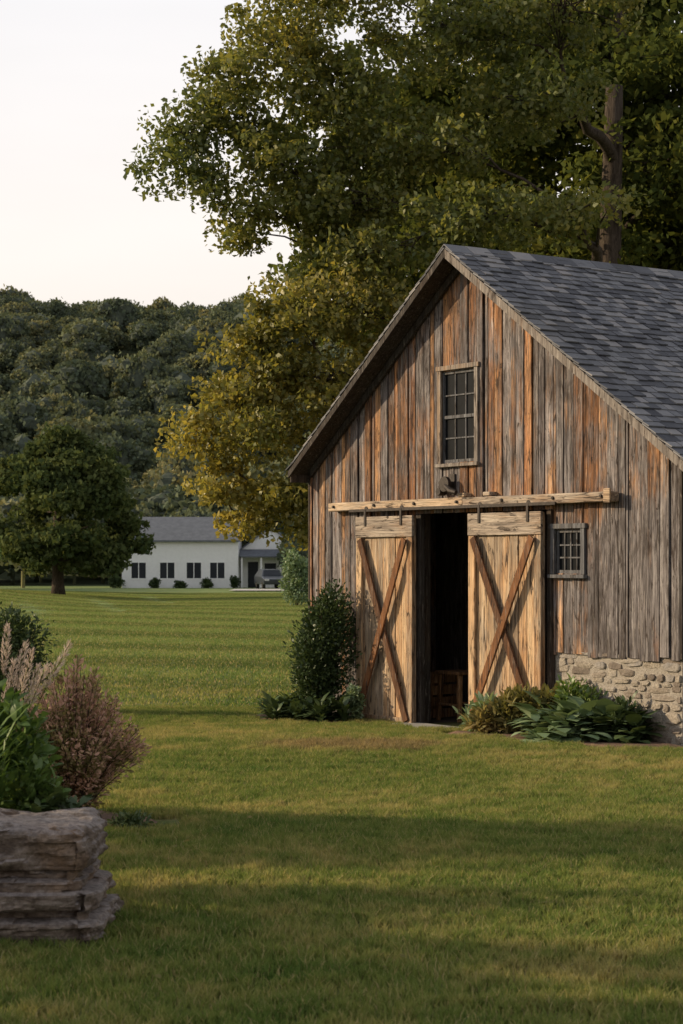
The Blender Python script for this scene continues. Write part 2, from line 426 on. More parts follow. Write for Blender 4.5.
mb.box(SW+.002, SW+.03, y0, OV-.01, EL-.15, EL-.01)
mb.box(SE-.03, SE-.002, y0, OV-.01, ER-.15, ER-.01)
rake(APS+.05, APZ-.10, SW-.1, EL+.01, .040, .04, .10, 0)
rake(SE+.5, ER+.28, APS-.05, APZ-.11, .040, .04, .04, 0)
mb.make('dark_rake_board', M_dark, barn, bevel=.004)
# shingles
mb = MB(); rr = random.Random(3)
for side in (0, 1):
    E = (SE-.04, ER-.03) if side == 0 else (SW+.04, EL-.03)
    d = Vector((APS-E[0], 0, APZ-E[1])); LEN = d.length; d.normalize()
    nrm = Vector((-d.z, 0, d.x)) if side == 0 else Vector((d.z*1, 0, -d.x))
    if nrm.z < 0: nrm = -nrm
    expo = .125; rows = int(LEN/expo)+1
    for r in range(rows):
        y = OV+.035 - (rr.random()*.1)
        first = True
        while y > -DEPTH-.28:
            w = rr.uniform(.09, .20)
            yt = OV+.035 if first else y; first = False
            a0 = max(0, r*expo + rr.uniform(-.018, .016)); a1 = min(LEN, a0+.22)
            lift = .026+rr.uniform(-.005, .012); th = .014
            p = []
            for (a, l) in ((a0, lift), (a1, .006)):
                for yy in (yt, y-w+.006):
                    base = Vector((E[0], yy, E[1])) + d*a
                    p.append((base+nrm*l, base+nrm*(l+th)))
            mb.hexa([p[0][0], p[1][0], p[3][0], p[2][0], p[0][1], p[1][1], p[3][1], p[2][1]])
            y -= w
mb.make('slate_shingles', M_slate, barn)
mb = MB()
for i in range(28):
    ya = OV+.04-i*.31
    for sg, sl in ((-1, SR), (1, SL)):
        k = .15; q = [(APS, APZ+.042), (APS+sg*k, APZ-sl*k+.038)]
        yb = ya-.305; tt = .014
        pts = [(q[0][0],ya,q[0][1]),(q[1][0],ya,q[1][1]),(q[1][0],yb,q[1][1]),(q[0][0],yb,q[0][1])]
        mb.hexa(pts+[(a, b2, c+tt+(i % 2)*.002) for a, b2, c in pts])
mb.make('ridge_cap', M_slate, barn)

# stone foundation: irregular split fieldstone, mortar almost flush
def stones(parent, x0, x1, z0, z1, mapf, name):
    mb = MB(); rr = random.Random(21); z = z0
    while z < z1-.03:
        h = min(rr.uniform(.06, .14), z1-z)
        x = x0 - rr.random()*.1
        while x < x1:
            w = rr.uniform(.09, .36); a, b_ = max(x, x0), min(x+w, x1)
            if b_-a > .05:
                g = .008; dz = rr.uniform(-.03, .03); d = rr.uniform(.004, .020); sh = rr.uniform(-.25, .25)
                n = 9; cx, cz = (a+b_)/2, z+h/2+dz; hw, hh = (b_-a)/2-g, h/2*rr.uniform(.8, 1.15)-g*.7
                ring = []
                for k in range(n):
                    t = 2*math.pi*(k+rr.uniform(-.3, .3))/n; e = rr.uniform(.4, .8)
                    px = math.copysign(abs(math.cos(t))**e, math.cos(t))*hw*rr.uniform(.8, 1.04)
                    pz = math.copysign(abs(math.sin(t))**e, math.sin(t))*hh*rr.uniform(.78, 1.08)
                    ring.append((px, min(pz+px*sh*.3, z1-cz)))
                tx, tz = rr.uniform(-.10, .10), rr.uniform(-.15, .15)
                vs = [mapf(cx+p, -.01, cz+q) for p, q in ring] + [mapf(cx+p*.98, max(.002, d+p*tx+q*tz), cz+q*.97) for p, q in ring] + \
                     [mapf(cx+p*.86, max(.004, d+.006+p*tx+q*tz+rr.uniform(-.004, .004)), cz+q*.82) for p, q in ring] + [mapf(cx, d+.008, cz)]
                fs = []
                for l in range(2):
                    for k in range(n): k2 = (k+1) % n; fs.append((l*n+k, l*n+k2, (l+1)*n+k2, (l+1)*n+k))
                for k in range(n): fs.append((2*n+k, 2*n+(k+1) % n, 3*n))
                mb.add(vs, fs)
            x += w
        z += h*.97
    mb.make(name, M_stone, parent)
mb = MB(); mb.box(0.0, D0+.02, -.35, -.004, -.3, .855); mb.box(.004, .35, -DEPTH, -.36, -.3, .855)
mb.make('foundation_mortar', M_mortar, barn)
stones(barn, 0.0, D0, -.14, .86, lambda x, d, z: (x, -.004+d, z), 'foundation_stones')
stones(barn, .0, 8.0, -.14, .86, lambda x, d, z: (.0-d, -x, z), 'side_foundation_stones')

# sliding doors
def door(name, s0, s1, z0, z1, y, seed):
    e = empty(name, parent=barn)
    mb = MB(); n = 9; w = (s1-s0)/n; rr = random.Random(seed)
    for i in range(n):
        j = rr.uniform(-.005, .006)
        mb.box(s0+i*w+.003, s0+(i+1)*w-.005, y+j, y+.026+j, z0+rr.random()*.03, z1)
    mb.make('planks', M_door, e, bevel=.002)
    mb = MB(); mb.box(s0+.01, s1-.01, y-.012, y-.006, z0+.04, z1-.01); mb.make('backing', M_dark, e)
    f = y+.034; mb = MB()
    mb.box(s0-.004, s0+.105, f, f+.03, z0-.01, z1-.24); mb.box(s1-.105, s1+.004, f, f+.03, z0-.01, z1-.24)
    mb.make('stiles', M_door, e, bevel=.004)
    mb = MB(); mb.box(s0-.012, s1+.012, f, f+.036, z1-.235, z1+.01)
    mb.make('top_rail', M_rail, e, bevel=.006)
    mb = MB(); mb.box(s0+.108, s1-.108, f, f+.028, z0-.005, z0+.13); mb.make('bottom_rail', M_door, e, bevel=.005)
    mb = MB(); a, b_ = s0+.09, s1-.09; zl, zh = z0+.10, z1-.26; g = f+.045
    mb.beam((a, g, zl), (b_, g, zh), .095, .026, (0, 1, 0)); mb.beam((b_, g+.028, zl), (a, g+.028, zh), .095, .026, (0, 1, 0))
    mb.make('cross_braces', M_brace, e, bevel=.004)
    mb = MB()
    for s in (s0+.2, s1-.2):
        mb.box(s-.018, s+.018, f+.038, f+.048, z1-.10, z1+.10)
        mb.tube([(s, f-.02, z1+.10), (s, f+.03, z1+.10)], [.035, .035], 14)
    mb.make('hangers', M_metal, e, bevel=.002)
    return e
door('door_left', 4.24, 5.36, -.15, 2.33, .10, 4)
door('door_right', 1.95, 3.18, -.04, 2.33, .10, 8)
# track
mb = MB(); mb.box(.86, 3.3, .036, .16, 2.415, 2.52); mb.box(3.305, 5.98, .036, .155, 2.42, 2.525)
mb.make('track_beam', M_rail, barn, bevel=.014)
mb = MB(); mb.box(1.7, 5.5, .165, .178, 2.40, 2.435)
for s in (1.0, 1.75, 2.6, 3.4, 4.2, 5.0, 5.85):
    mb.tube([(s, .15, 2.475), (s, .178, 2.475)], [.02, .018], 8)
mb.make('track_rail', M_metal, barn, bevel=.003)
mb = MB()
for s in (2.9, 3.35): mb.box(s-.06, s+.06, .03, .14, 2.53, 2.575)
mb.box(.84, .94, .165, .19, 2.40, 2.55)
mb.make('track_blocks', M_rail, barn, bevel=.01)
# pulley above track
mb = MB(); mb.tube([(3.62, .03, 2.68), (3.62, .13, 2.68)], [.035, .035], 12); mb.tube([(3.62, .13, 2.68), (3.62, .175, 2.68)], [.088, .088], 20)
mb.tube([(3.60, .16, 2.66), (3.48, .18, 2.60), (3.38, .18, 2.58)], [.032, .036, .025], 8)
mb.box(3.58, 3.66, .028, .05, 2.56, 2.80); mb.tube([(3.76, .05, 2.60), (3.76, .15, 2.60)], [.045, .045], 16)
mb.make('pulley', M_metal, barn, smooth=False, bevel=.004)

# windows
def window(name, s0, s1, z0, z1, cols, rows, mat, mat2, sash=None):
    e = empty(name, parent=barn); mb = MB(); t = .05
    mb.box(s0-t, s0+.012, .03, .062, z0-.01, z1+.01); mb.box(s1-.012, s1+t, .03, .062, z0-.01, z1+.01)
    mb.box(s0-t-.02, s1+t+.02, .03, .07, z1+.012, z1+.065); mb.box(s0-t-.02, s1+t+.02, .025, .09, z0-.05, z0-.012)
    mb.make('casing', mat, e, bevel=.004)
    mb = MB(); y = -.012
    mb.box(s0, s0+.03, y, y+.03, z0, z1); mb.box(s1-.03, s1, y, y+.03, z0, z1)
    mb.box(s0+.031, s1-.031, y, y+.03, z0, z0+.035); mb.box(s0+.031, s1-.031, y, y+.03, z1-.03, z1)
    if sash: zm = (z0+z1)/2; mb.box(s0+.031, s1-.031, y+.002, y+.034, zm-.018, zm+.018)
    for i in range(1, cols):
        x = s0+.03+(s1-s0-.06)*i/cols; mb.box(x-.008, x+.008, y+.004, y+.022, z0+.035, z1-.03)
    for i in range(1, rows):
        if sash and i*2 == rows: continue
        z = z0+.035+(z1-z0-.065)*i/rows; mb.box(s0+.03, s1-.03, y+.006, y+.024, z-.008, z+.008)
    mb.make('sash', mat2, e)
    mb = MB(); mb.box(s0+.01, s1-.01, y+.004, y+.008, z0+.01, z1-.01); mb.make('glass', M_glass, e)
window('gable_window', 3.20, 3.84, 2.93, 3.97, 3, 4, M_trim, M_greyw, True)
window('side_window', 1.42, 1.86, 1.68, 2.14, 4, 3, M_greyw, M_greyw)
mb = MB()
ring = [(2.1,.02),(2.1,.36),(2.7,.46),(3.5,.42),(4.1,.48),(4.4,.34),(4.4,.02)]
vs = [(a, b2, -.25) for a, b2 in ring]+[(a, b2, -.065) for a, b2 in ring]; n = len(ring)
mb.add(vs, [tuple(range(n))[::-1], tuple(range(n, 2*n))]+[(k, (k+1) % n, n+(k+1) % n, n+k) for k in range(n)])
mb.make('threshold_slab', M_stepst, barn, bevel=.015)

# interior furniture
M_ow = wood('oak_furniture', ((.12,.06,.03), (.25,.13,.06), (.36,.2,.1)), ((.16,.08,.035), (.34,.17,.07), (.45,.25,.12)), .1)
wx, wy = B2W(4.52, -.75)
st = empty('wooden_stool', (wx, wy, -.10), ANG)
mb = MB(); mb.box(-.24, .24, -.18, .18, .56, .60)
mb.make('seat', M_ow, st, bevel=.008); mb = MB()
for a in (-.2, .2):
    for c in (-.14, .14): mb.beam((a*1.05, c*1.1, 0), (a*.9, c*.9, .56), .045, .045)
for c in (-.145, .145): mb.beam((-.2, c, .2), (.2, c, .2), .03, .03)
mb.make('legs', M_ow, st, bevel=.004)
wx, wy = B2W(5.05, -.75)
ch = empty('wooden_crate', (wx, wy, -.10), ANG+.2); mb = MB()
for k in range(4): mb.box(-.22, .22, .2, .22, .02+k*.14, .13+k*.14); mb.box(-.22, .22, -.22, -.2, .02+k*.14, .13+k*.14); mb.box(.2, .22, -.198, .198, .02+k*.14, .13+k*.14); mb.box(-.22, -.2, -.198, .198, .02+k*.14, .13+k*.14)
for a in (-.19, .17): mb.box(a, a+.04, .221, .24, 0, .57)
mb.make('slats', M_ow, ch, bevel=.003)

# ------------------------------------------------------------------ foliage tools
def rand_unit(n):
    v = rng.normal(size=(n, 3)); return v/np.linalg.norm(v, axis=1, keepdims=True)
def leaf_arrays(C, size, droop=.3, aspect=.6):
    n = len(C); a = rand_unit(n); a[:, 2] -= droop; a /= np.linalg.norm(a, axis=1, keepdims=True)
    r = rand_unit(n); b = np.cross(a, r); b /= (np.linalg.norm(b, axis=1, keepdims=True)+1e-9)
    c = np.cross(a, b)
    s = (size*rng.uniform(.6, 1.3, n))[:, None]
    V = np.empty((n, 4, 3))
    V[:, 0] = C - a*s*.5; V[:, 1] = C + b*s*aspect*.5 + c*s*.12 - a*s*.08; V[:, 2] = C + a*s*.5; V[:, 3] = C - b*s*aspect*.5 + c*s*.12 - a*s*.08
    F = np.arange(n*4).reshape(n, 4)
    return V.reshape(-1, 3), F
def subclusters(blobs, dens, shell=.5):
    out = []
    for (x, y, z, rx, ry, rz) in blobs:
        n = max(3, int(dens*(rx*ry*rz)**(2/3)))
        d = rand_unit(n); rad = rng.uniform(0, 1, n)**shell
        out.append(np.stack([x+d[:, 0]*rad*rx, y+d[:, 1]*rad*ry, z+d[:, 2]*rad*rz], 1))
    return out
def tree(name, base, trunk_top, r0, blobs, dens, per, cr, lsize, mat, twig=.5, lean=0.0, flat=.55, limbr=.28):
    t = empty(name, base); bx, by, bz = base
    mb = MB(); rr = random.Random(len(blobs)*7)
    n = 9; tp = []; tr = []
    for i in range(n):
        f = i/(n-1); tp.append(Vector((math.sin(f*3+bx)*.12*f+lean*f, math.cos(f*2.3)*.1*f, f*trunk_top-.15))); tr.append(r0*(1.25 if i == 0 else 1)*(1-.55*f))
    mb.tube(tp, tr, 12)
    subs = subclusters(blobs, dens)
    # attach every limb to the nearest wood already grown, so limbs fork
    nodes = [(tp[i], tr[i], 0.0) for i in range(2, n)]
    order = sorted(range(len(blobs)), key=lambda i: (Vector(blobs[i][:3])-Vector(base)-tp[n-2]).length)
    for bi in order:
        (x, y, z, rx, ry, rz) = blobs[bi]; sc = subs[bi]
        p1 = Vector((x-bx, y-by, z-bz)); best = None
        for (q, rq, dist) in nodes:
            c = (p1-q).length*1.0 + .30*dist + max(0, q.z-p1.z+.2)*1.6
            if best is None or c < best[0]: best = (c, q, rq, dist)
        _, p0, rq, d0 = best; L_ = (p1-p0).length
        ra = max(.02, min(rq*.72, r0*limbr*1.6, .03+.03*L_)); hd = math.hypot(p1.x-p0.x, p1.y-p0.y)
        mid = p0.lerp(p1, .5) + Vector((rr.uniform(-.12, .12)*L_, rr.uniform(-.12, .12)*L_, .14*hd))
        pts = []; rads = []
        for k in range(9):
            q = k/8; p = p0*(1-q)**2+mid*2*q*(1-q)+p1*q*q
            wob = .028*L_*min(1, q*3)*(1 if k < 8 else 0)
            p = p+Vector((rr.uniform(-wob, wob), rr.uniform(-wob, wob), rr.uniform(-wob, wob)))
            pts.append(p); rads.append(ra*(1-.72*q))
        for k in (3, 4, 5, 6, 7, 8): nodes.append((pts[k], rads[k], d0+L_*k/8))
        mb.tube(pts, rads, 7, False)
        for c in sc:
            if rr.random() < twig:
                c = Vector(c)-Vector(base); s = pts[rr.choice((4, 5, 6, 7, 8))]
                m = s.lerp(c, .5)+Vector((rr.uniform(-.1, .1), rr.uniform(-.1, .1), rr.uniform(0, .15)))*min(1, cr*2)
                mb.tube([s, m, c], [.2*ra+.006, .12*ra+.005, .004], 4, False)
    mb.make('trunk_and_limbs', M_bark, t, smooth=True)
    S = np.concatenate(subs); k = len(S)*per
    C = np.repeat(S, per, 0); sz = np.repeat(rng.uniform(.55, 1.35, len(S)), per)[:, None]
    g = np.clip(rng.normal(size=(k, 3)), -1.5, 1.5)
    C = C + g*np.array([cr, cr, cr*flat])*.62*sz - np.array(base)
    V, F = leaf_arrays(C, lsize)
    obj('foliage', mesh_np('foliage', V, F, mat), t)
    return t

# big maple beside / behind the barn
gold = [(-1.0,32,10.2,1.1,1.5,.9), (-1.7,31.5,9.6,.7,1.0,.55), (-2.6,31.5,8.75,.55,.8,.45), (-2.9,31.3,8.15,.42,.6,.40), (-2.2,31.5,7.95,.55,.8,.4),
 (-1.75,31.6,7.2,.42,.7,.40), (-1.0,31.8,8.3,.9,1.2,.55), (0,32,9.4,1.2,1.6,.7), (.2,32,7.7,1.05,1.5,.6), (-1.7,32,8.9,.7,1.1,.4),
 (-.2,32,11.3,1.5,1.8,.7), (1.5,31.5,8.6,1.2,1.6,.6), (1.8,31.5,10.4,1.5,1.8,.7), (-.3,31.8,6.4,.85,1.3,.5), (.8,31.5,6.7,1.1,1.4,.5), (2.0,31,7.2,1.1,1.4,.5),
 (3.2,31.5,9.2,1.2,1.6,.6), (3.5,31.5,11,1.6,2,.8), (3.6,31.3,7.4,1.0,1.2,.4), (-2.2,31.8,9.2,.5,.8,.4),
 (-.55,32.2,7.55,.75,1.2,.45), (0,32.4,8.45,.9,1.4,.45), (-.35,32,6.95,.6,1.0,.35), (-1.15,31.8,7.55,.5,.8,.35)]
tree('maple_tree', (4.7, 34.5, -.15), 10.5, .34, gold, 36, 95, .34, .108, M_lf_olive, limbr=.34)
low = [(-.7,31,5.7,.95,1.2,.5), (-1.5,31,5.3,.55,.9,.4), (-1.75,31,4.45,.6,.9,.4), (-2.3,31,3.85,.42,.7,.3), (-1.2,31,3.9,.85,1.1,.5),
 (-1.95,31,2.9,.45,.7,.3), (-1.1,31,2.8,.7,.9,.35), (0,31,4.6,1.1,1.2,.7), (.1,31.2,5.9,1.1,1.2,.6), (-.35,31,2.9,.8,1,.4), (-.9,31,4.8,.9,1,.5), (-2.0,31.2,3.4,.45,.6,.28),
 (1.2,31.5,5.3,1.1,1.2,.8), (.2,31.4,3.4,.8,.8,.6), (-1.6,31.2,2.45,.5,.6,.22), (-.3,31.4,2.2,.6,.6,.3)]
tree('maple_tree', (1.3, 32, -.15), 6.2, .22, low, 44, 95, .32, .105, M_lf_gold, limbr=.3)
def fill(x0, x1, y0, y1, z0, z1, n, r):
    return [(rng.uniform(x0, x1), rng.uniform(y0, y1), rng.uniform(z0, z1), r*rng.uniform(.8, 1.3), r*rng.uniform(.8, 1.3), r*.6*rng.uniform(.8, 1.2)) for _ in range(n)]
tree('shade_tree', (5.2, 37.5, -.15), 13, .36, fill(1.5, 9.5, 35, 39.5, 7.2, 14, 28, 1.4), 22, 50, .5, .18, M_lf_dark, limbr=.3)
tree('shade_tree', (9.2, 40, -.15), 14, .40, fill(5, 13, 38, 43, 6, 15, 28, 1.6), 20, 45, .55, .21, M_lf_dark, limbr=.3)
tree('shade_tree', (2.4, 44, -.15), 14, .36, fill(0, 7, 42, 46, 5, 15, 26, 1.6), 20, 40, .55, .22, M_lf_dark, limbr=.3)
# trees standing to the left of the view (their long evening shadows cross the lawn)
tree('oak_tree', (-12.6, 13.9, 0), 5, .20, fill(-13.8, -11.0, 13.1, 14.7, 2.4, 7.8, 22, .62), 24, 60, .36, .2, M_lf_oak)
tree('oak_tree', (-10.8, 9.2, 0), 4.6, .18, fill(-12.4, -9.2, 7.6, 10.2, 1.4, 7.0, 24, .58), 24, 60, .34, .2, M_lf_oak)

# oak on the far lawn
ob = [(-11.4, 106, 2.7, 1.0, .9, .7), (-11.9, 105.8, 3.9, .9, .9, .6), (-18.9, 106, 2.6, 1.0, .9, .7)]
for i in range(70):
    a = rng.uniform(0, 2*math.pi); h = rng.uniform(0, 1); prof = math.sin(math.pi*min(1, h*.80+.22))**.7
    rad = 3.9*prof*rng.uniform(.3, 1)**.5
    ob.append((-15.1+rad*math.cos(a), 106+rad*math.sin(a), 1.6+h*6.9, 1.1, 1.0, .75))
tree('oak_tree', (-15.4, 106, Hs(-15.4, 106)), 6, .36, ob, 18, 40, .5, .33, M_lf_oak, twig=.1)
lb = fill(-17.6, -15.4, 84, 87, 1.8, 3.5, 10, .7)
tree('young_tree', (-16.6, 85.5, Hs(-16.6, 85.5)), 2.6, .1, lb, 30, 45, .3, .18, M_lf_bright, twig=.2)

# ------------------------------------------------------------------ forest
def crown_mesh(name, R_, Hh, nb, nl, ls):
    blobs = [(0, 0, Hh*.55, R_*.72, R_*.72, Hh*.36)]
    for i in range(nb):
        d = rand_unit(1)[0]; d[2] = abs(d[2])*1.1-.35
        r = R_*rng.uniform(.24, .46)
        blobs.append((d[0]*R_*.7, d[1]*R_*.7, Hh*.55+d[2]*Hh*.38, r, r, r*.8))
    per = nl//(nb+1); C = []
    for (x, y, z, rx, ry, rz) in blobs:
        d = rand_unit(per); s = rng.uniform(.82, 1.15, (per, 1))
        C.append(np.array([x, y, z])+d*s*np.array([rx, ry, rz]))
    C = np.concatenate(C)
    V, F = leaf_arrays(C, ls, 0.1, .75)
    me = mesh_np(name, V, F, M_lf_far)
    bm = bmesh.new(); bm.from_mesh(me)
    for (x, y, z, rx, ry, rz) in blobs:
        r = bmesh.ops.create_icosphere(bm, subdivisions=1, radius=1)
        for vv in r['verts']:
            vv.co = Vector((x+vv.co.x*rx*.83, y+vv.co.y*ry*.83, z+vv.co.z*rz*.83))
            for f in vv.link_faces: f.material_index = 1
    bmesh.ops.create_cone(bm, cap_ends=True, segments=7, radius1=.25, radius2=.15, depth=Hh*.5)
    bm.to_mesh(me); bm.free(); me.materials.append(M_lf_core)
    return me
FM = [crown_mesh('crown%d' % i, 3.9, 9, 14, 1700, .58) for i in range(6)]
forest = empty('forest')
cnt = 0
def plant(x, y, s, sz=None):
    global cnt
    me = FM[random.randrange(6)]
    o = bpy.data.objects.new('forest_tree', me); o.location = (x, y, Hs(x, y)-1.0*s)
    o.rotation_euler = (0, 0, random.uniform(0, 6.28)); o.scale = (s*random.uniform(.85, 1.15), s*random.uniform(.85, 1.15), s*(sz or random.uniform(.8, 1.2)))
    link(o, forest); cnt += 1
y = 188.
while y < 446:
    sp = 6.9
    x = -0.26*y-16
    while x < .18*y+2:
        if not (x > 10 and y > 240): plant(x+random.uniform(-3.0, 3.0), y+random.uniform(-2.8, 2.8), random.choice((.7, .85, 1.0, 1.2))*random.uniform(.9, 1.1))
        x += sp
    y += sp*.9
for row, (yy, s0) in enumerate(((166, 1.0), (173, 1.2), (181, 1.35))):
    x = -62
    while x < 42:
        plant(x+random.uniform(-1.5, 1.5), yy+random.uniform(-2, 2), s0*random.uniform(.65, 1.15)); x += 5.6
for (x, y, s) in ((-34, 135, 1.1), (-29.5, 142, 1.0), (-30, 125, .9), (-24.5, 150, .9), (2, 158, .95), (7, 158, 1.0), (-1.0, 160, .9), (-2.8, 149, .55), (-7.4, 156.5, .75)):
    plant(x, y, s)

# ------------------------------------------------------------------ white house
M_white = m_simple('white_clapboard_paint', (.82,.82,.82), .6, 4, .04)
M_hroof = m_simple('house_roof_shingle', (.12,.13,.15), .8, 3, .2)
M_hwin = m_simple('house_window_glass', (.025,.028,.035), .3, 1, .2, 0, 0, .15)
gz = Hs(-12, 150)
house = empty('white_house', (-12.7, 150, gz))
HL = -4.2
mb = MB(); mb.box(HL, 4.75, 0, 6, -.3, 3.7)
mb.add([(HL,0.002,3.7),(HL,5.998,3.7),(HL,3,5.3),(4.75,0.002,3.7),(4.75,5.998,3.7),(4.75,3,5.3)], [(0,1,2),(3,5,4),(0,2,5,3),(1,4,5,2)])
mb.make('walls', M_white, house)
mb = MB()
for k in range(26): mb.box(HL+.02, 4.73, -.022, -.002, .0+k*.14, .125+k*.14)
mb.make('clapboards', M_white, house)
mb = MB(); a = HL-.3
mb.hexa([(a,-.4,3.55),(5.0,-.4,3.55),(5.0,3,5.42),(a,3,5.42),(a,-.4,3.67),(5.0,-.4,3.67),(5.0,3,5.54),(a,3,5.54)])
mb.hexa([(a,3.001,5.42),(5.0,3.001,5.42),(5.0,6.4,3.55),(a,6.4,3.55),(a,3.001,5.54),(5.0,3.001,5.54),(5.0,6.4,3.67),(a,6.4,3.67)])
mb.make('roof', M_hroof, house)
mb = MB(); mf = MB()
for cx in (-2.9, -.7, 1.35, 3.15):
    mb.box(cx-.55, cx+.55, -.05, -.03, .75, 1.95)
    mf.box(cx-.65, cx-.551, -.075, -.03, .65, 2.05); mf.box(cx+.551, cx+.65, -.075, -.03, .65, 2.05); mf.box(cx-.55, cx+.55, -.07, -.03, 1.951, 2.05); mf.box(cx-.55, cx+.55, -.07, -.03, .65, .749)
    mf.box(cx-.03, cx+.03, -.068, -.052, .75, 1.95)
mb.make('windows', M_hwin, house); mf.make('window_frames', M_white, house)
mb = MB(); mb.box(4.9, 9.4, 2.2, 7, -.3, 3.0)
mb.add([(4.9,2.2,3.0),(9.4,2.2,3.0),(7.15,2.2,4.7),(4.9,7,3.0),(9.4,7,3.0),(7.15,7,4.7)], [(0,1,2),(3,5,4),(0,2,5,3),(1,4,5,2)])
for x in (5.0, 6.5, 8.0, 9.3): mb.box(x-.07, x+.07, .55, .69, -.1, 2.35)
mb.make('wing_walls', M_white, house)
mb = MB()
mb.hexa([(4.6,2.0,2.75),(7.15,2.0,4.68),(7.15,7.2,4.68),(4.6,7.2,2.75),(4.6,2.0,2.87),(7.15,2.0,4.80),(7.15,7.2,4.80),(4.6,7.2,2.87)])
mb.hexa([(7.151,2.0,4.68),(9.7,2.0,2.75),(9.7,7.2,2.75),(7.151,7.2,4.68),(7.151,2.0,4.80),(9.7,2.0,2.87),(9.7,7.2,2.87),(7.151,7.2,4.80)])
mb.hexa([(4.8,.4,2.36),(9.6,.4,2.36),(9.6,2.19,2.9),(4.8,2.19,2.9),(4.8,.4,2.45),(9.6,.4,2.45),(9.6,2.19,2.99),(4.8,2.19,2.99)])
mb.make('wing_roof', M_hroof, house)
mb = MB(); mb.box(5.4, 6.2, 2.15, 2.19, 0, 2.0); mb.box(6.7, 7.6, 2.15, 2.19, .7, 1.9); mb.box(8.1, 9.0, 2.15, 2.19, .7, 1.9); mb.make('wing_openings', M_hwin, house)

# driveway
xs2 = np.linspace(-7.6, 22, 62); rows = []
for k, xx in enumerate(xs2):
    yc = 135 + 2.0*math.sin((xx+8)*.12)
    for d in (-4.0, 0, 4.0): rows.append((xx, yc+d, Hs(xx, yc+d)+.08))
F = []
for k in range(61):
    for j in range(2): b0 = k*3+j; F.append((b0, b0+3, b0+4, b0+1))
obj('driveway', mesh_np('driveway', np.array(rows), np.array(F), M_gravel))
# parked car (front view)
car = empty('parked_car', (-5.3, 144.5, Hs(-5.3, 144.5)), R(12))
M_cp = m_simple('dark_car_paint', (.03,.035,.045), .3, 2, .1, 0, spec=.5); M_ty = m_simple('tyre_rubber', (.02,.02,.02), .9)
prof = [(-2.1,.35),(-2.15,.75),(-1.2,.95),(-.55,1.42),(1.1,1.48),(1.9,1.0),(2.15,.9),(2.15,.35)]
mb = MB(); n = len(prof)
wd = [.80,.84,.84,.64,.64,.82,.84,.80]
vs = [(-w, a, z) for (a, z), w in zip(prof, wd)]+[(w, a, z) for (a, z), w in zip(prof, wd)]
mb.add(vs, [tuple(range(n)), tuple(range(n, 2*n))[::-1]]+[(k, n+k, n+(k+1) % n, (k+1) % n) for k in range(n)])
mb.make('body', M_cp, car, bevel=.06)
mb = MB(); mb.add([(-.66,-1.12,1.0),(.66,-1.12,1.0),(.58,-.62,1.40),(-.58,-.62,1.40)], [(0,1,2,3)]); o = mb.make('windscreen', M_hwin, car); o.location = (0, -.03, .02)
mb = MB()
for sx in (-.72, .72):
    for yy in (-1.35, 1.35): mb.tube([(sx-.1, yy, .32), (sx+.1, yy, .32)], [.32, .32], 18)
mb.make('wheels', M_ty, car)
mb = MB()
for sx in (-.6, .6): mb.box(sx-.16, sx+.16, -2.2, -2.13, .62, .76)
mb.make('headlights', m_simple('headlight_glass', (.5,.5,.5), .2), car, bevel=.01)

# ------------------------------------------------------------------ shrubs and plants
def leaf6(C, A, N, size, aspect, bend=.25):
    n = len(C); B = np.cross(A, N); B /= (np.linalg.norm(B, axis=1, keepdims=True)+1e-9); N = np.cross(B, A)
    s = size[:, None]; rows = []
    for t, w in ((0, .10), (.3, .85), (.62, .9), (.86, .5), (1, .04)):
        mid = C + A*s*t - N*s*bend*t*t
        rows += [mid - B*s*aspect*w*.5 + N*s*.06*w, mid + B*s*aspect*w*.5 + N*s*.06*w]
    V = np.stack(rows, 1).reshape(-1, 3); base = (np.arange(n)*10)[:, None]
    F = np.concatenate([base+np.array([[2*k, 2*k+1, 2*k+3, 2*k+2]]) for k in range(4)], 1).reshape(-1, 4)
    return V, F
def shrub(name, x, y, rx, ry, h, n, ls, mat, asp=.5, z=None, lumps=9, stems=14, loose=.12, upright=.4, taper=0):
    z0 = Hs(x, y) if z is None else z
    e = empty(name, (x, y, z0)); bl = []
    for i in range(lumps):
        a = rng.uniform(0, 6.283); r = rng.uniform(0, .6)
        zz = .18+.62*(i+.5)/lumps; k = 1-taper*zz
        bl.append((math.cos(a)*rx*r*k, math.sin(a)*ry*r*k, h*zz, rx*.5*k, ry*.5*k, h*.22))
    per = n//lumps; C = []; D = []
    for b_ in bl:
        d = rand_unit(per); s = rng.uniform(0, 1, (per, 1))**.4*1.05
        s = s*(1+rng.normal(size=(per, 1))*loose)
        C.append(np.array(b_[:3])+d*s*np.array(b_[3:])); D.append(d)
    C = np.concatenate(C); D = np.concatenate(D); C[:, 2] = np.abs(C[:, 2])+.01
    A = D + rng.normal(size=D.shape)*.6; A[:, 2] += upright; A /= np.linalg.norm(A, axis=1, keepdims=True)
    N = rng.normal(size=D.shape)*.5; N[:, 2] += 1
    V, F = leaf6(C, A, N, ls*rng.uniform(.6, 1.3, len(C)), asp)
    obj('leaves', mesh_np('leaves', V, F, mat), e)
    mb = MB()
    for i in range(stems):
        p = C[rng.integers(len(C))]; q = Vector((rng.uniform(-.1, .1)*rx, rng.uniform(-.1, .1)*ry, -.03)); p = Vector(p)
        mb.tube([q, q.lerp(p, .5)+Vector((0, 0, .08*h)), p], [.010, .007, .003], 5, False)
    mb.make('stems', M_bark, e)
    return e
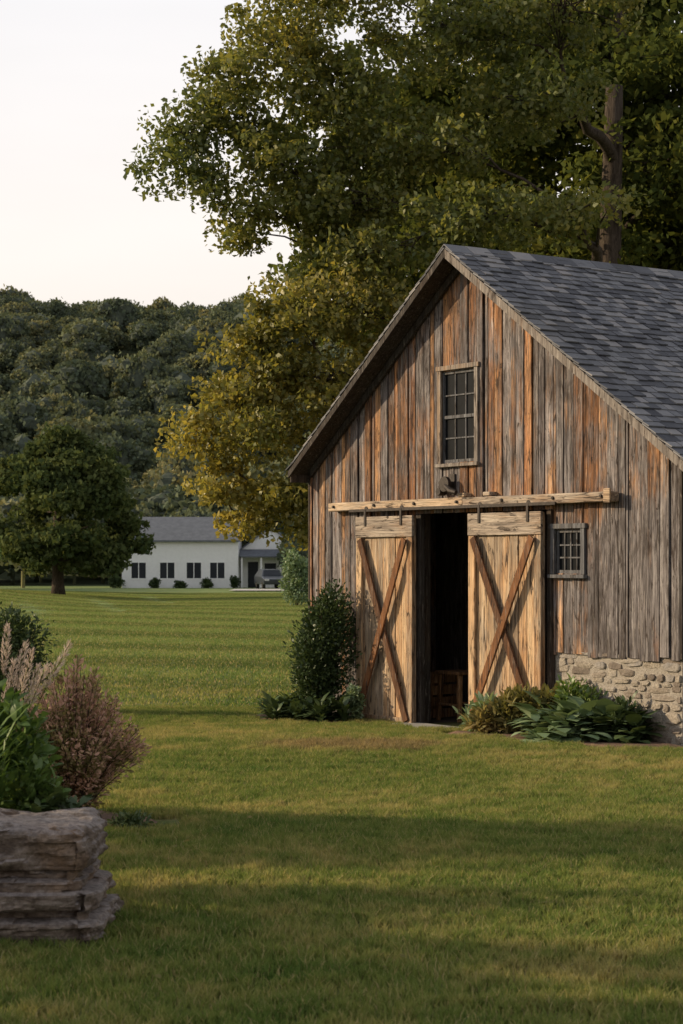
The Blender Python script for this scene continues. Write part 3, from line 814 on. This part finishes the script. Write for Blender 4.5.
def spray_bush(name, x, y, r, h, nst, per, ls, mat):
    """arching stems carrying small leaves / blossoms to the tips"""
    e = empty(name, (x, y, Hs(x, y))); C = []; A = []; mb = MB()
    for i in range(nst):
        a = rng.uniform(0, 6.283); q = rng.uniform(0, 1)**.6; hh = h*(1.05-.45*q*q)*rng.uniform(.75, 1.12); rad = r*q*rng.uniform(.9, 1.15)
        P = [Vector((math.cos(a)*(.15*r*q+rad*t**1.5), math.sin(a)*(.15*r*q+rad*t**1.5), hh*(t-.12*t*t*q*1.6)/(1-.12))) for t in (0, .25, .5, .75, 1)]
        mb.tube(P, [.006, .005, .004, .003, .0015], 4, False)
        for k in range(per):
            t = rng.uniform(.12, 1)**.7*4; j = min(3, int(t)); p = P[j].lerp(P[j+1], t-j); d = rand_unit(1)[0]
            w = .05*(1.15-t/5); C.append((p.x+d[0]*w, p.y+d[1]*w, max(.01, p.z+d[2]*w))); v = np.array((P[4]-P[3]).normalized())+d*.8; A.append(v/np.linalg.norm(v))
    mb.make('stems', M_bark, e); C = np.array(C); A = np.array(A); N = rng.normal(size=C.shape)*.6; N[:, 2] += .8
    V, F = leaf6(C, A, N, ls*rng.uniform(.6, 1.35, len(C)), .45)
    obj('leaves', mesh_np('leaves', V, F, mat), e)
def rosette(name, x, y, n, ls, mat, asp=.6, spread=.3, z=None, tilt=(.15, 1.1), bend=.5, ell=(1, 1), crowns=1):
    z0 = Hs(x, y) if z is None else z
    e = empty(name, (x, y, z0)); C = []; A = []; Nn = []
    for c in range(crowns):
        cx, cy = (rng.uniform(-1, 1)*spread*ell[0], rng.uniform(-1, 1)*spread*ell[1]) if crowns > 1 else (0, 0)
        for i in range(n//crowns):
            a = rng.uniform(0, 6.283); t = rng.uniform(*tilt)
            A.append((math.cos(a)*math.cos(t), math.sin(a)*math.cos(t), math.sin(t)))
            rr_ = rng.uniform(.0, .55)*ls*2.0
            C.append((cx+math.cos(a)*rr_*math.cos(t)*.8, cy+math.sin(a)*rr_*math.cos(t)*.8, .01+rr_*math.sin(t)*1.3))
            Nn.append((-math.cos(a)*math.sin(t), -math.sin(a)*math.sin(t), math.cos(t)+.2))
    C = np.array(C); A = np.array(A); Nn = np.array(Nn)
    V, F = leaf6(C, A, Nn, ls*rng.uniform(.65, 1.25, len(C)), asp, bend)
    obj('leaves', mesh_np('leaves', V, F, mat, True), e)
    return e
x, y = B2W(5.60, .46); shrub('boxwood_shrub', x, y, .56, .46, 1.62, 13000, .055, M_lf_shrub, .5, lumps=24, upright=.8, taper=.30)
x, y = B2W(5.08, .36); shrub('ivy_plant', x, y, .13, .12, .45, 900, .05, M_lf_hosta, .6, lumps=5)
for (s, o_, w, n) in ((5.6, .9, .3, 300), (5.2, .72, .24, 240), (5.95, .8, .28, 240)):
    x, y = B2W(s, o_); rosette('groundcover_plant', x, y, n, .15, M_lf_shrub, .5, w, crowns=12, ell=(1, .8), tilt=(.4, 1.4))
for (s, o_, c, ls, m, w, tl) in ((1.35, .42, 9, .24, M_lf_hosta, .28, (.1, 1.2)), (.9, .40, 8, .23, M_lf_hosta, .26, (.1, 1.2)), (.6, .3, 6, .20, M_lf_shrub, .2, (.2, 1.2)), (1.1, .72, 8, .22, M_lf_hosta, .24, (.1, 1.0))):
    x, y = B2W(s, o_); rosette('hosta_plant', x, y, c*26, ls, m, .78, w, crowns=c, tilt=tl)
for (s, o_, h, ls, m, n) in ((2.0, .50, .48, .11, M_lf_yell, 1000), (2.35, .45, .36, .12, M_lf_hosta, 800), (1.7, .36, .50, .11, M_lf_yell, 1000), (2.2, .66, .28, .12, M_lf_yell, 600), (1.35, .22, .60, .10, M_lf_bright, 900), (2.5, .48, .24, .11, M_lf_hosta, 400), (.6, .22, .42, .10, M_lf_shrub, 600)):
    x, y = B2W(s, o_); shrub('perennial_plant', x, y, .25, .27, h, n, ls, m, .3, upright=.9, loose=.25)
shrub('rounded_shrub', -4.15, 24.2, .58, .5, 1.35, 7000, .06, M_lf_shrub, .5, lumps=14)
shrub('grey_shrub', -1.95, 86, .75, .7, 2.5, 3000, .16, M_lf_hosta, .5, lumps=12)
for (x, y, r, h) in ((-14.3, 149, .5, .7), (-12.3, 149, .5, .5), (-10.35, 149.2, .5, .7), (-17.3, 149, .8, 1.0), (-8.2, 149, .4, .9)):
    shrub('foundation_shrub', x, y, r, r*.8, h, 900, .16, M_lf_shrub, .6)
# pink spirea
spray_bush('spirea_bush', -1.84, 13.4, .46, .90, 210, 95, .034, M_lf_pink)
spray_bush('spirea_bush', -2.25, 13.7, .40, .72, 90, 80, .034, M_lf_pink)
shrub('low_perennial', -1.42, 13.05, .16, .12, .10, 500, .045, M_lf_shrub, .4)
# plants beside the rock
shrub('leafy_shrub', -1.83, 10.45, .30, .26, 1.10, 3800, .075, M_lf_bright, .5, upright=.7, lumps=16)
shrub('leafy_shrub', -1.62, 10.2, .20, .16, .76, 1600, .07, M_lf_bright, .5, upright=.7, lumps=10)
rosette('fern_plant', -1.5, 10.05, 150, .12, M_lf_shrub, .4, .16, crowns=9, tilt=(.2, 1.2), bend=.5, z=.42)
rosette('sedge_grass', -1.9, 10.15, 220, .28, M_lf_bright, .06, .20, crowns=8, tilt=(.7, 1.45), bend=.45, z=.45)
def plume_grass(x, y, z, n, h):
    e = empty('plume_grass', (x, y, z)); mb = MB(); C = []; A = []
    for i in range(n):
        a = rng.uniform(0, 6.283); lean = rng.uniform(.05, .34); hh = h*rng.uniform(.8, 1.1)
        pts = []
        for k in range(8):
            t = k/7; pts.append(Vector((math.cos(a)*lean*hh*t**1.8, math.sin(a)*lean*hh*t**1.8, hh*(t-.10*lean*t*t))))
        mb.tube(pts, [.004-.0003*k for k in range(8)], 4, False)
        for k in range(240):
            t = rng.uniform(.80, 1.0); j = t*7; i0 = min(6, int(j)); p = pts[i0].lerp(pts[i0+1], j-i0)
            d = (pts[7]-pts[5]).normalized(); w = .017*math.sin(math.pi*(t-.78)/.24)
            q = rand_unit(1)[0]; C.append((p.x+q[0]*w, p.y+q[1]*w, p.z+q[2]*w)); aa = np.array(d)+q*.6; A.append(aa/np.linalg.norm(aa))
    mb.make('stalks', M_lf_yell, e)
    C = np.array(C); A = np.array(A); V, F = leaf6(C, A, rand_unit(len(C)), rng.uniform(.015, .035, len(C)), .14, .2)
    obj('plumes', mesh_np('plumes', V, F, M_plume), e)
plume_grass(-1.90, 10.75, .1, 26, 1.27)

# ------------------------------------------------------------------ rock ledge (stratified, blocky)
rock = empty('rock_ledge', (0, 0, 0))
def h1(a, b=0., c=0.):
    v = math.sin(a*127.1+b*311.7+c*74.7)*43758.5453; return v-math.floor(v)
def ledge(cx, cy, hx, hy, z0, z1):
    nxv, nyv, nzv = 150, 60, 74; mb_v = []; fs = []
    beds_z = [-.12, .02, .115, .16, .245, .30, .345, .56, .9]
    beds_in = [.02, -.035, .055, .0, .06, .085, .02, -.005, 0]
    def disp(x, y, z, n):
        wv = z + .022*mnoise.noise(Vector((x*2.1, y*2.1, 1.7))) + .010*mnoise.noise(Vector((x*7, y*7, z*3)))
        li = 0
        while wv > beds_z[li+1]: li += 1
        fr = (wv-beds_z[li])/(beds_z[li+1]-beds_z[li])
        edge = .018*(max(0, 1-fr/.16)**1 + max(0, 1-(1-fr)/.16))
        tang = (x*abs(n[1])+y*abs(n[0]))
        ch = math.floor(tang*2.6+h1(li)*7+.25*mnoise.noise(Vector((x*5, y*5, z*8))))
        sub = math.floor(wv*34+h1(ch, li)*3)
        blk = (h1(ch, li)-.5)*.085 + (h1(sub, ch, li)-.5)*.026
        f = mnoise.fractal(Vector((x*7, y*7, z*11)), .85, 2.1, 5)*.022
        return -(beds_in[li]+edge+blk) + f
    ax = np.linspace(-1, 1, nxv+1); ay = np.linspace(-1, 1, nyv+1)
    loop = [(a, -1, 0, -1) for a in ax[:-1]]+[(1, a, 1, 0) for a in ay[:-1]]+[(a, 1, 0, 1) for a in ax[::-1][:-1]]+[(-1, a, -1, 0) for a in ay[::-1][:-1]]
    nl = len(loop)
    for k in range(nzv+1):
        z = z0+(z1-z0)*k/nzv
        for (a, b_, n0, n1_) in loop:
            x, y = cx+a*hx, cy+b_*hy
            ca = max(0, abs(a)-.90)/.10*max(0, abs(b_)-.8)/.2
            d = disp(x, y, z, (n0, n1_))-.05*ca
            tp = max(0, (z-(z1-.035))/.035)**2*.03
            mb_v.append((x+(n0 if abs(n0) else a*.6*ca)*(d-tp), y+(n1_ if abs(n1_) else b_*.6*ca)*(d-tp), z + mnoise.fractal(Vector((x*3, y*3, 2)), .8, 2.1, 4)*.022*max(0, (z-z0)/(z1-z0))**3))
    for k in range(nzv):
        for j in range(nl):
            j2 = (j+1) % nl; fs.append((k*nl+j, k*nl+j2, (k+1)*nl+j2, (k+1)*nl+j))
    last = nzv*nl; rings = 26; prev = last
    for r in range(1, rings+1):
        t = 1-r/rings*.985
        st = len(mb_v)
        for j, (a, b_, _, _) in enumerate(loop):
            bx, by, bz = mb_v[last+j]
            x = cx+(bx-cx)*t; y = cy+(by-cy)*t
            z = z1 + mnoise.fractal(Vector((x*3, y*3, 2)), .8, 2.1, 4)*.022 + .010 + .012*math.floor(2.2*mnoise.noise(Vector((x*2.2, y*2.6, 5))))+ mnoise.fractal(Vector((x*11, y*11, 2)), .8, 2.1, 3)*.006
            mb_v.append((x, y, z))
        for j in range(nl):
            j2 = (j+1) % nl; fs.append((prev+j, prev+j2, st+j2, st+j))
        prev = st
    fs.append(tuple(prev+j for j in range(nl)))
    me = bpy.data.meshes.new('stone_mass'); me.from_pydata(mb_v, [], fs); me.materials.append(M_rock); me.update()
    obj('stone_mass', me, rock)
ledge(-2.19, 9.52, 1.03, .44, -.12, .545)

# mulch beds
def bed(name, pts, dz=.012):
    c = np.mean(pts, axis=0); n = 40; vs = [(c[0], c[1], Hs(*c)+dz+.03)]
    P = np.array(pts+[pts[0]]); seg = np.linspace(0, len(pts), n, endpoint=False)
    for ringk in (.5, .85, 1.0):
        for s in seg:
            i = int(s); p = P[i]*(1-(s-i))+P[i+1]*(s-i); p = c+(p-c)*ringk*(1+rng.uniform(-.04, .04))
            vs.append((p[0], p[1], Hs(*p)+(dz+.02 if ringk < 1 else -.01)))
    fs = [(0, 1+k, 1+(k+1) % n) for k in range(n)]
    for r in range(2): fs += [(1+r*n+k, 1+(r+1)*n+k, 1+(r+1)*n+(k+1) % n, 1+r*n+(k+1) % n) for k in range(n)]
    me = bpy.data.meshes.new(name); me.from_pydata(vs, [], fs); me.materials.append(M_mulch); obj(name, me)
beds = [[B2W(-.3, .02), B2W(-.2, .8), B2W(1.2, 1.1), B2W(2.2, 1.0), B2W(2.9, .75), B2W(2.8, .40), B2W(2.0, .02)],
        [B2W(5.0, .2), B2W(4.9, .7), B2W(5.5, 1.2), B2W(6.5, 1.1), B2W(6.6, .1)],
        [(-2.7, 13.3), (-1.4, 12.95), (-1.25, 13.5), (-1.7, 14.0), (-2.7, 14.1)],
        [(-2.6, 9.9), (-1.4, 9.85), (-1.40, 10.3), (-1.8, 10.8), (-2.6, 10.8)]]
for b_ in beds: bed('mulch_bed', b_)
def in_poly(x, y, P):
    c = False; j = len(P)-1
    for i in range(len(P)):
        if (P[i][1] > y) != (P[j][1] > y) and x < (P[j][0]-P[i][0])*(y-P[i][1])/(P[j][1]-P[i][1])+P[i][0]: c = not c
        j = i
    return c

# ------------------------------------------------------------------ grass
def blades(n, half, w, h0, h1_, clump=0):
    C = np.stack([rng.uniform(-half, half, n), rng.uniform(-half, half, n)], 1)
    hs = np.ones(n)
    if clump:
        cc = rng.uniform(-half, half, (clump, 2)); k = rng.integers(0, clump, n); m = rng.uniform(0, 1, n) < .55
        C[m] = cc[k[m]] + rng.normal(size=(m.sum(), 2))*.022
        C = np.clip(C, -half, half); hs[m] = (.8+.6*rng.uniform(0, 1, clump))[k[m]]
    a = rng.uniform(0, 6.283, n); hgt = rng.uniform(h0, h1_, n)*hs; lean = rng.uniform(.1, .9, n)*hgt; la = rng.uniform(0, 6.283, n)
    ww = w*rng.uniform(.6, 1.3, n); V = np.zeros((n, 5, 3)); dx, dy = np.cos(a)*ww/2, np.sin(a)*ww/2
    V[:, 0, :2] = C - np.stack([dx, dy], 1); V[:, 1, :2] = C + np.stack([dx, dy], 1); V[:, :2, 2] = -.01
    m = C + np.stack([np.cos(la), np.sin(la)], 1)*(lean*.35)[:, None]
    V[:, 2, :2] = m + np.stack([dx, dy], 1)*.75; V[:, 3, :2] = m - np.stack([dx, dy], 1)*.75; V[:, 2, 2] = V[:, 3, 2] = hgt*.6
    V[:, 4, :2] = C + np.stack([np.cos(la), np.sin(la)], 1)*lean[:, None]; V[:, 4, 2] = hgt
    b0 = np.arange(n)*5
    me = bpy.data.meshes.new('grass_patch')
    loops = np.concatenate([np.stack([b0, b0+1, b0+2, b0+3], 1), np.stack([b0+3, b0+2, b0+4], 1)], 1).ravel().astype(np.int32)
    me.vertices.add(n*5); me.vertices.foreach_set('co', V.astype(np.float32).ravel())
    me.loops.add(len(loops)); me.loops.foreach_set('vertex_index', loops)
    me.polygons.add(2*n); ls = np.stack([np.arange(n)*7, np.arange(n)*7+4], 1).ravel().astype(np.int32)
    me.polygons.foreach_set('loop_start', ls); me.polygons.foreach_set('loop_total', np.tile([4, 3], n).astype(np.int32))
    me.update(calc_edges=True); me.materials.append(M_blade); return me
near = [blades(2800, .255, .0065, .018, .062, 22) for _ in range(8)]
far = [blades(6000, 2.02, .020, .02, .055, 0) for _ in range(5)]
lawn = empty('lawn_grass')
def put(me, x, y):
    g = .2; gx = (Hs(x+g, y)-Hs(x-g, y))/(2*g); gy = (Hs(x, y+g)-Hs(x, y-g))/(2*g)
    o = bpy.data.objects.new('grass_patch', me); o.location = (x, y, Hs(x, y))
    q = Vector((0, 0, 1)).rotation_difference(Vector((-gx, -gy, 1)).normalized()); o.rotation_mode = 'QUATERNION'
    o.rotation_quaternion = q @ Quaternion((0, 0, 1), random.randrange(4)*math.pi/2)
    link(o, lawn)
def blocked(x, y):
    dx, dy = x-RX, y-RY; s = -.5668*dx+.8239*dy; o_ = -.8239*dx-.5668*dy
    if -.1 < s < L+.1 and o_ < .14: return True
    if 2.2 < s < 4.4 and o_ < .45: return True
    if abs(x+2.19) < 1.0 and abs(y-9.5) < .42: return True
    for P in beds:
        if in_poly(x, y, P): return True
    return False
y = 6.9
while y < 25:
    x = -(.19*y+.8)
    while x < .19*y+.8:
        if not blocked(x, y): put(random.choice(near), x, y)
        x += .5
    y += .5
y = 27.
while y < 126:
    x = -(.19*y+4)
    while x < .19*y+4:
        dx, dy = x-RX, y-RY; s = -.5668*dx+.8239*dy; o_ = -.8239*dx-.5668*dy
        if not (-2.2 < s < L+2.0 and -11 < o_ < 1.5): put(random.choice(far), x, y)
        x += 4
    y += 4
n = 420; P = np.stack([rng.uniform(-4, 5, n), rng.uniform(8, 24, n)], 1)
P = np.array([(a, b2) for a, b2 in P if not blocked(a, b2)])
C = np.array([(a, b2, Hs(a, b2)+.045) for a, b2 in P]); A = rng.normal(size=C.shape); A[:, 2] *= .15; A /= np.linalg.norm(A, axis=1, keepdims=True)
N = rng.normal(size=C.shape)*.3; N[:, 2] += 1
V, F = leaf6(C, A, N, rng.uniform(.02, .042, len(C)), .7, .2)
obj('fallen_leaves', mesh_np('fallen_leaves', V, F, M_lf_yell))

# ------------------------------------------------------------------ light, sky, camera
az = Vector((-.99, .13)).normalized(); EL_ = R(20)
sd = Vector((az.x*math.cos(EL_), az.y*math.cos(EL_), math.sin(EL_)))
sun = bpy.data.lights.new('sun', 'SUN'); sun.energy = 5.0; sun.angle = R(.6); sun.color = (1.0, .80, .53)
so = bpy.data.objects.new('sun', sun); so.rotation_euler = sd.to_track_quat('Z', 'Y').to_euler(); so.location = (-30, 10, 20); link(so)
w = bpy.data.worlds.new('World'); scene.world = w; w.use_nodes = True; wt = w.node_tree; wt.nodes.clear()
sky = wt.nodes.new('ShaderNodeTexSky'); sky.sky_type = 'NISHITA'; sky.sun_disc = False
sky.sun_elevation = EL_; sky.sun_rotation = math.atan2(az.x, az.y); sky.air_density = 1.0; sky.dust_density = 2.0; sky.ozone_density = 1.0
bg = wt.nodes.new('ShaderNodeBackground'); bg.inputs[1].default_value = .15
out = wt.nodes.new('ShaderNodeOutputWorld')
# thin high cloud veil over the physical sky: warmer at the horizon, brighter toward the sun's side, clearer overhead
tcw = wt.nodes.new('ShaderNodeTexCoord'); sp = wt.nodes.new('ShaderNodeSeparateXYZ'); wt.links.new(tcw.outputs['Generated'], sp.inputs[0])
vr = wt.nodes.new('ShaderNodeValToRGB'); cr = vr.color_ramp
cr.elements[0].position = .0; cr.elements[0].color = (1.0, .86, .74, 1); cr.elements[1].position = .75; cr.elements[1].color = (.56, .58, .62, 1)
e_ = cr.elements.new(.17); e_.color = (1.0, .915, .85, 1)
e_ = cr.elements.new(.32); e_.color = (.96, .94, .945, 1)
wt.links.new(sp.outputs[2], vr.inputs[0])
nz = wt.nodes.new('ShaderNodeTexNoise'); nz.inputs['Scale'].default_value = 2.2; nz.inputs['Detail'].default_value = 4
mpw = wt.nodes.new('ShaderNodeMapping'); mpw.inputs['Scale'].default_value = (1, 1, 4); wt.links.new(tcw.outputs['Generated'], mpw.inputs[0]); wt.links.new(mpw.outputs[0], nz.inputs['Vector'])
mr = wt.nodes.new('ShaderNodeMapRange'); wt.links.new(nz.outputs['Fac'], mr.inputs[0]); mr.inputs[1].default_value = .3; mr.inputs[2].default_value = .7; mr.inputs[3].default_value = 7.0; mr.inputs[4].default_value = 8.0
dt = wt.nodes.new('ShaderNodeVectorMath'); dt.operation = 'DOT_PRODUCT'; wt.links.new(tcw.outputs['Generated'], dt.inputs[0]); dt.inputs[1].default_value = (-.80, .60, 0)
md = wt.nodes.new('ShaderNodeMapRange'); md.interpolation_type = 'SMOOTHSTEP'; wt.links.new(dt.outputs['Value'], md.inputs[0])
md.inputs[1].default_value = -.5; md.inputs[2].default_value = .55; md.inputs[3].default_value = .75; md.inputs[4].default_value = 1.0
mm = wt.nodes.new('ShaderNodeMath'); mm.operation = 'MULTIPLY'; wt.links.new(mr.outputs[0], mm.inputs[0]); wt.links.new(md.outputs[0], mm.inputs[1])
vm = wt.nodes.new('ShaderNodeVectorMath'); vm.operation = 'SCALE'; wt.links.new(vr.outputs[0], vm.inputs[0]); wt.links.new(mm.outputs[0], vm.inputs['Scale'])
mixn = wt.nodes.new('ShaderNodeMix'); mixn.data_type = 'RGBA'; mixn.inputs[0].default_value = .82
wt.links.new(vm.outputs[0], mixn.inputs[7])
wt.links.new(sky.outputs[0], mixn.inputs[6]); wt.links.new(mixn.outputs[2], bg.inputs[0]); wt.links.new(bg.outputs[0], out.inputs[0])

cam = bpy.data.cameras.new('camera'); cam.sensor_width = 36; cam.lens = 1950/1024*36; cam.shift_y = 50/1024
cam.clip_start = .1; cam.clip_end = 3000
cam.dof.use_dof = True; cam.dof.focus_distance = 20; cam.dof.aperture_fstop = 6.3
co = bpy.data.objects.new('camera', cam); co.location = (0, 0, 1.8); co.rotation_euler = (R(90), 0, 0); link(co)
scene.camera = co
scene.view_settings.view_transform = 'Standard'; scene.view_settings.look = 'None'; scene.view_settings.exposure = 0
print('forest', cnt)
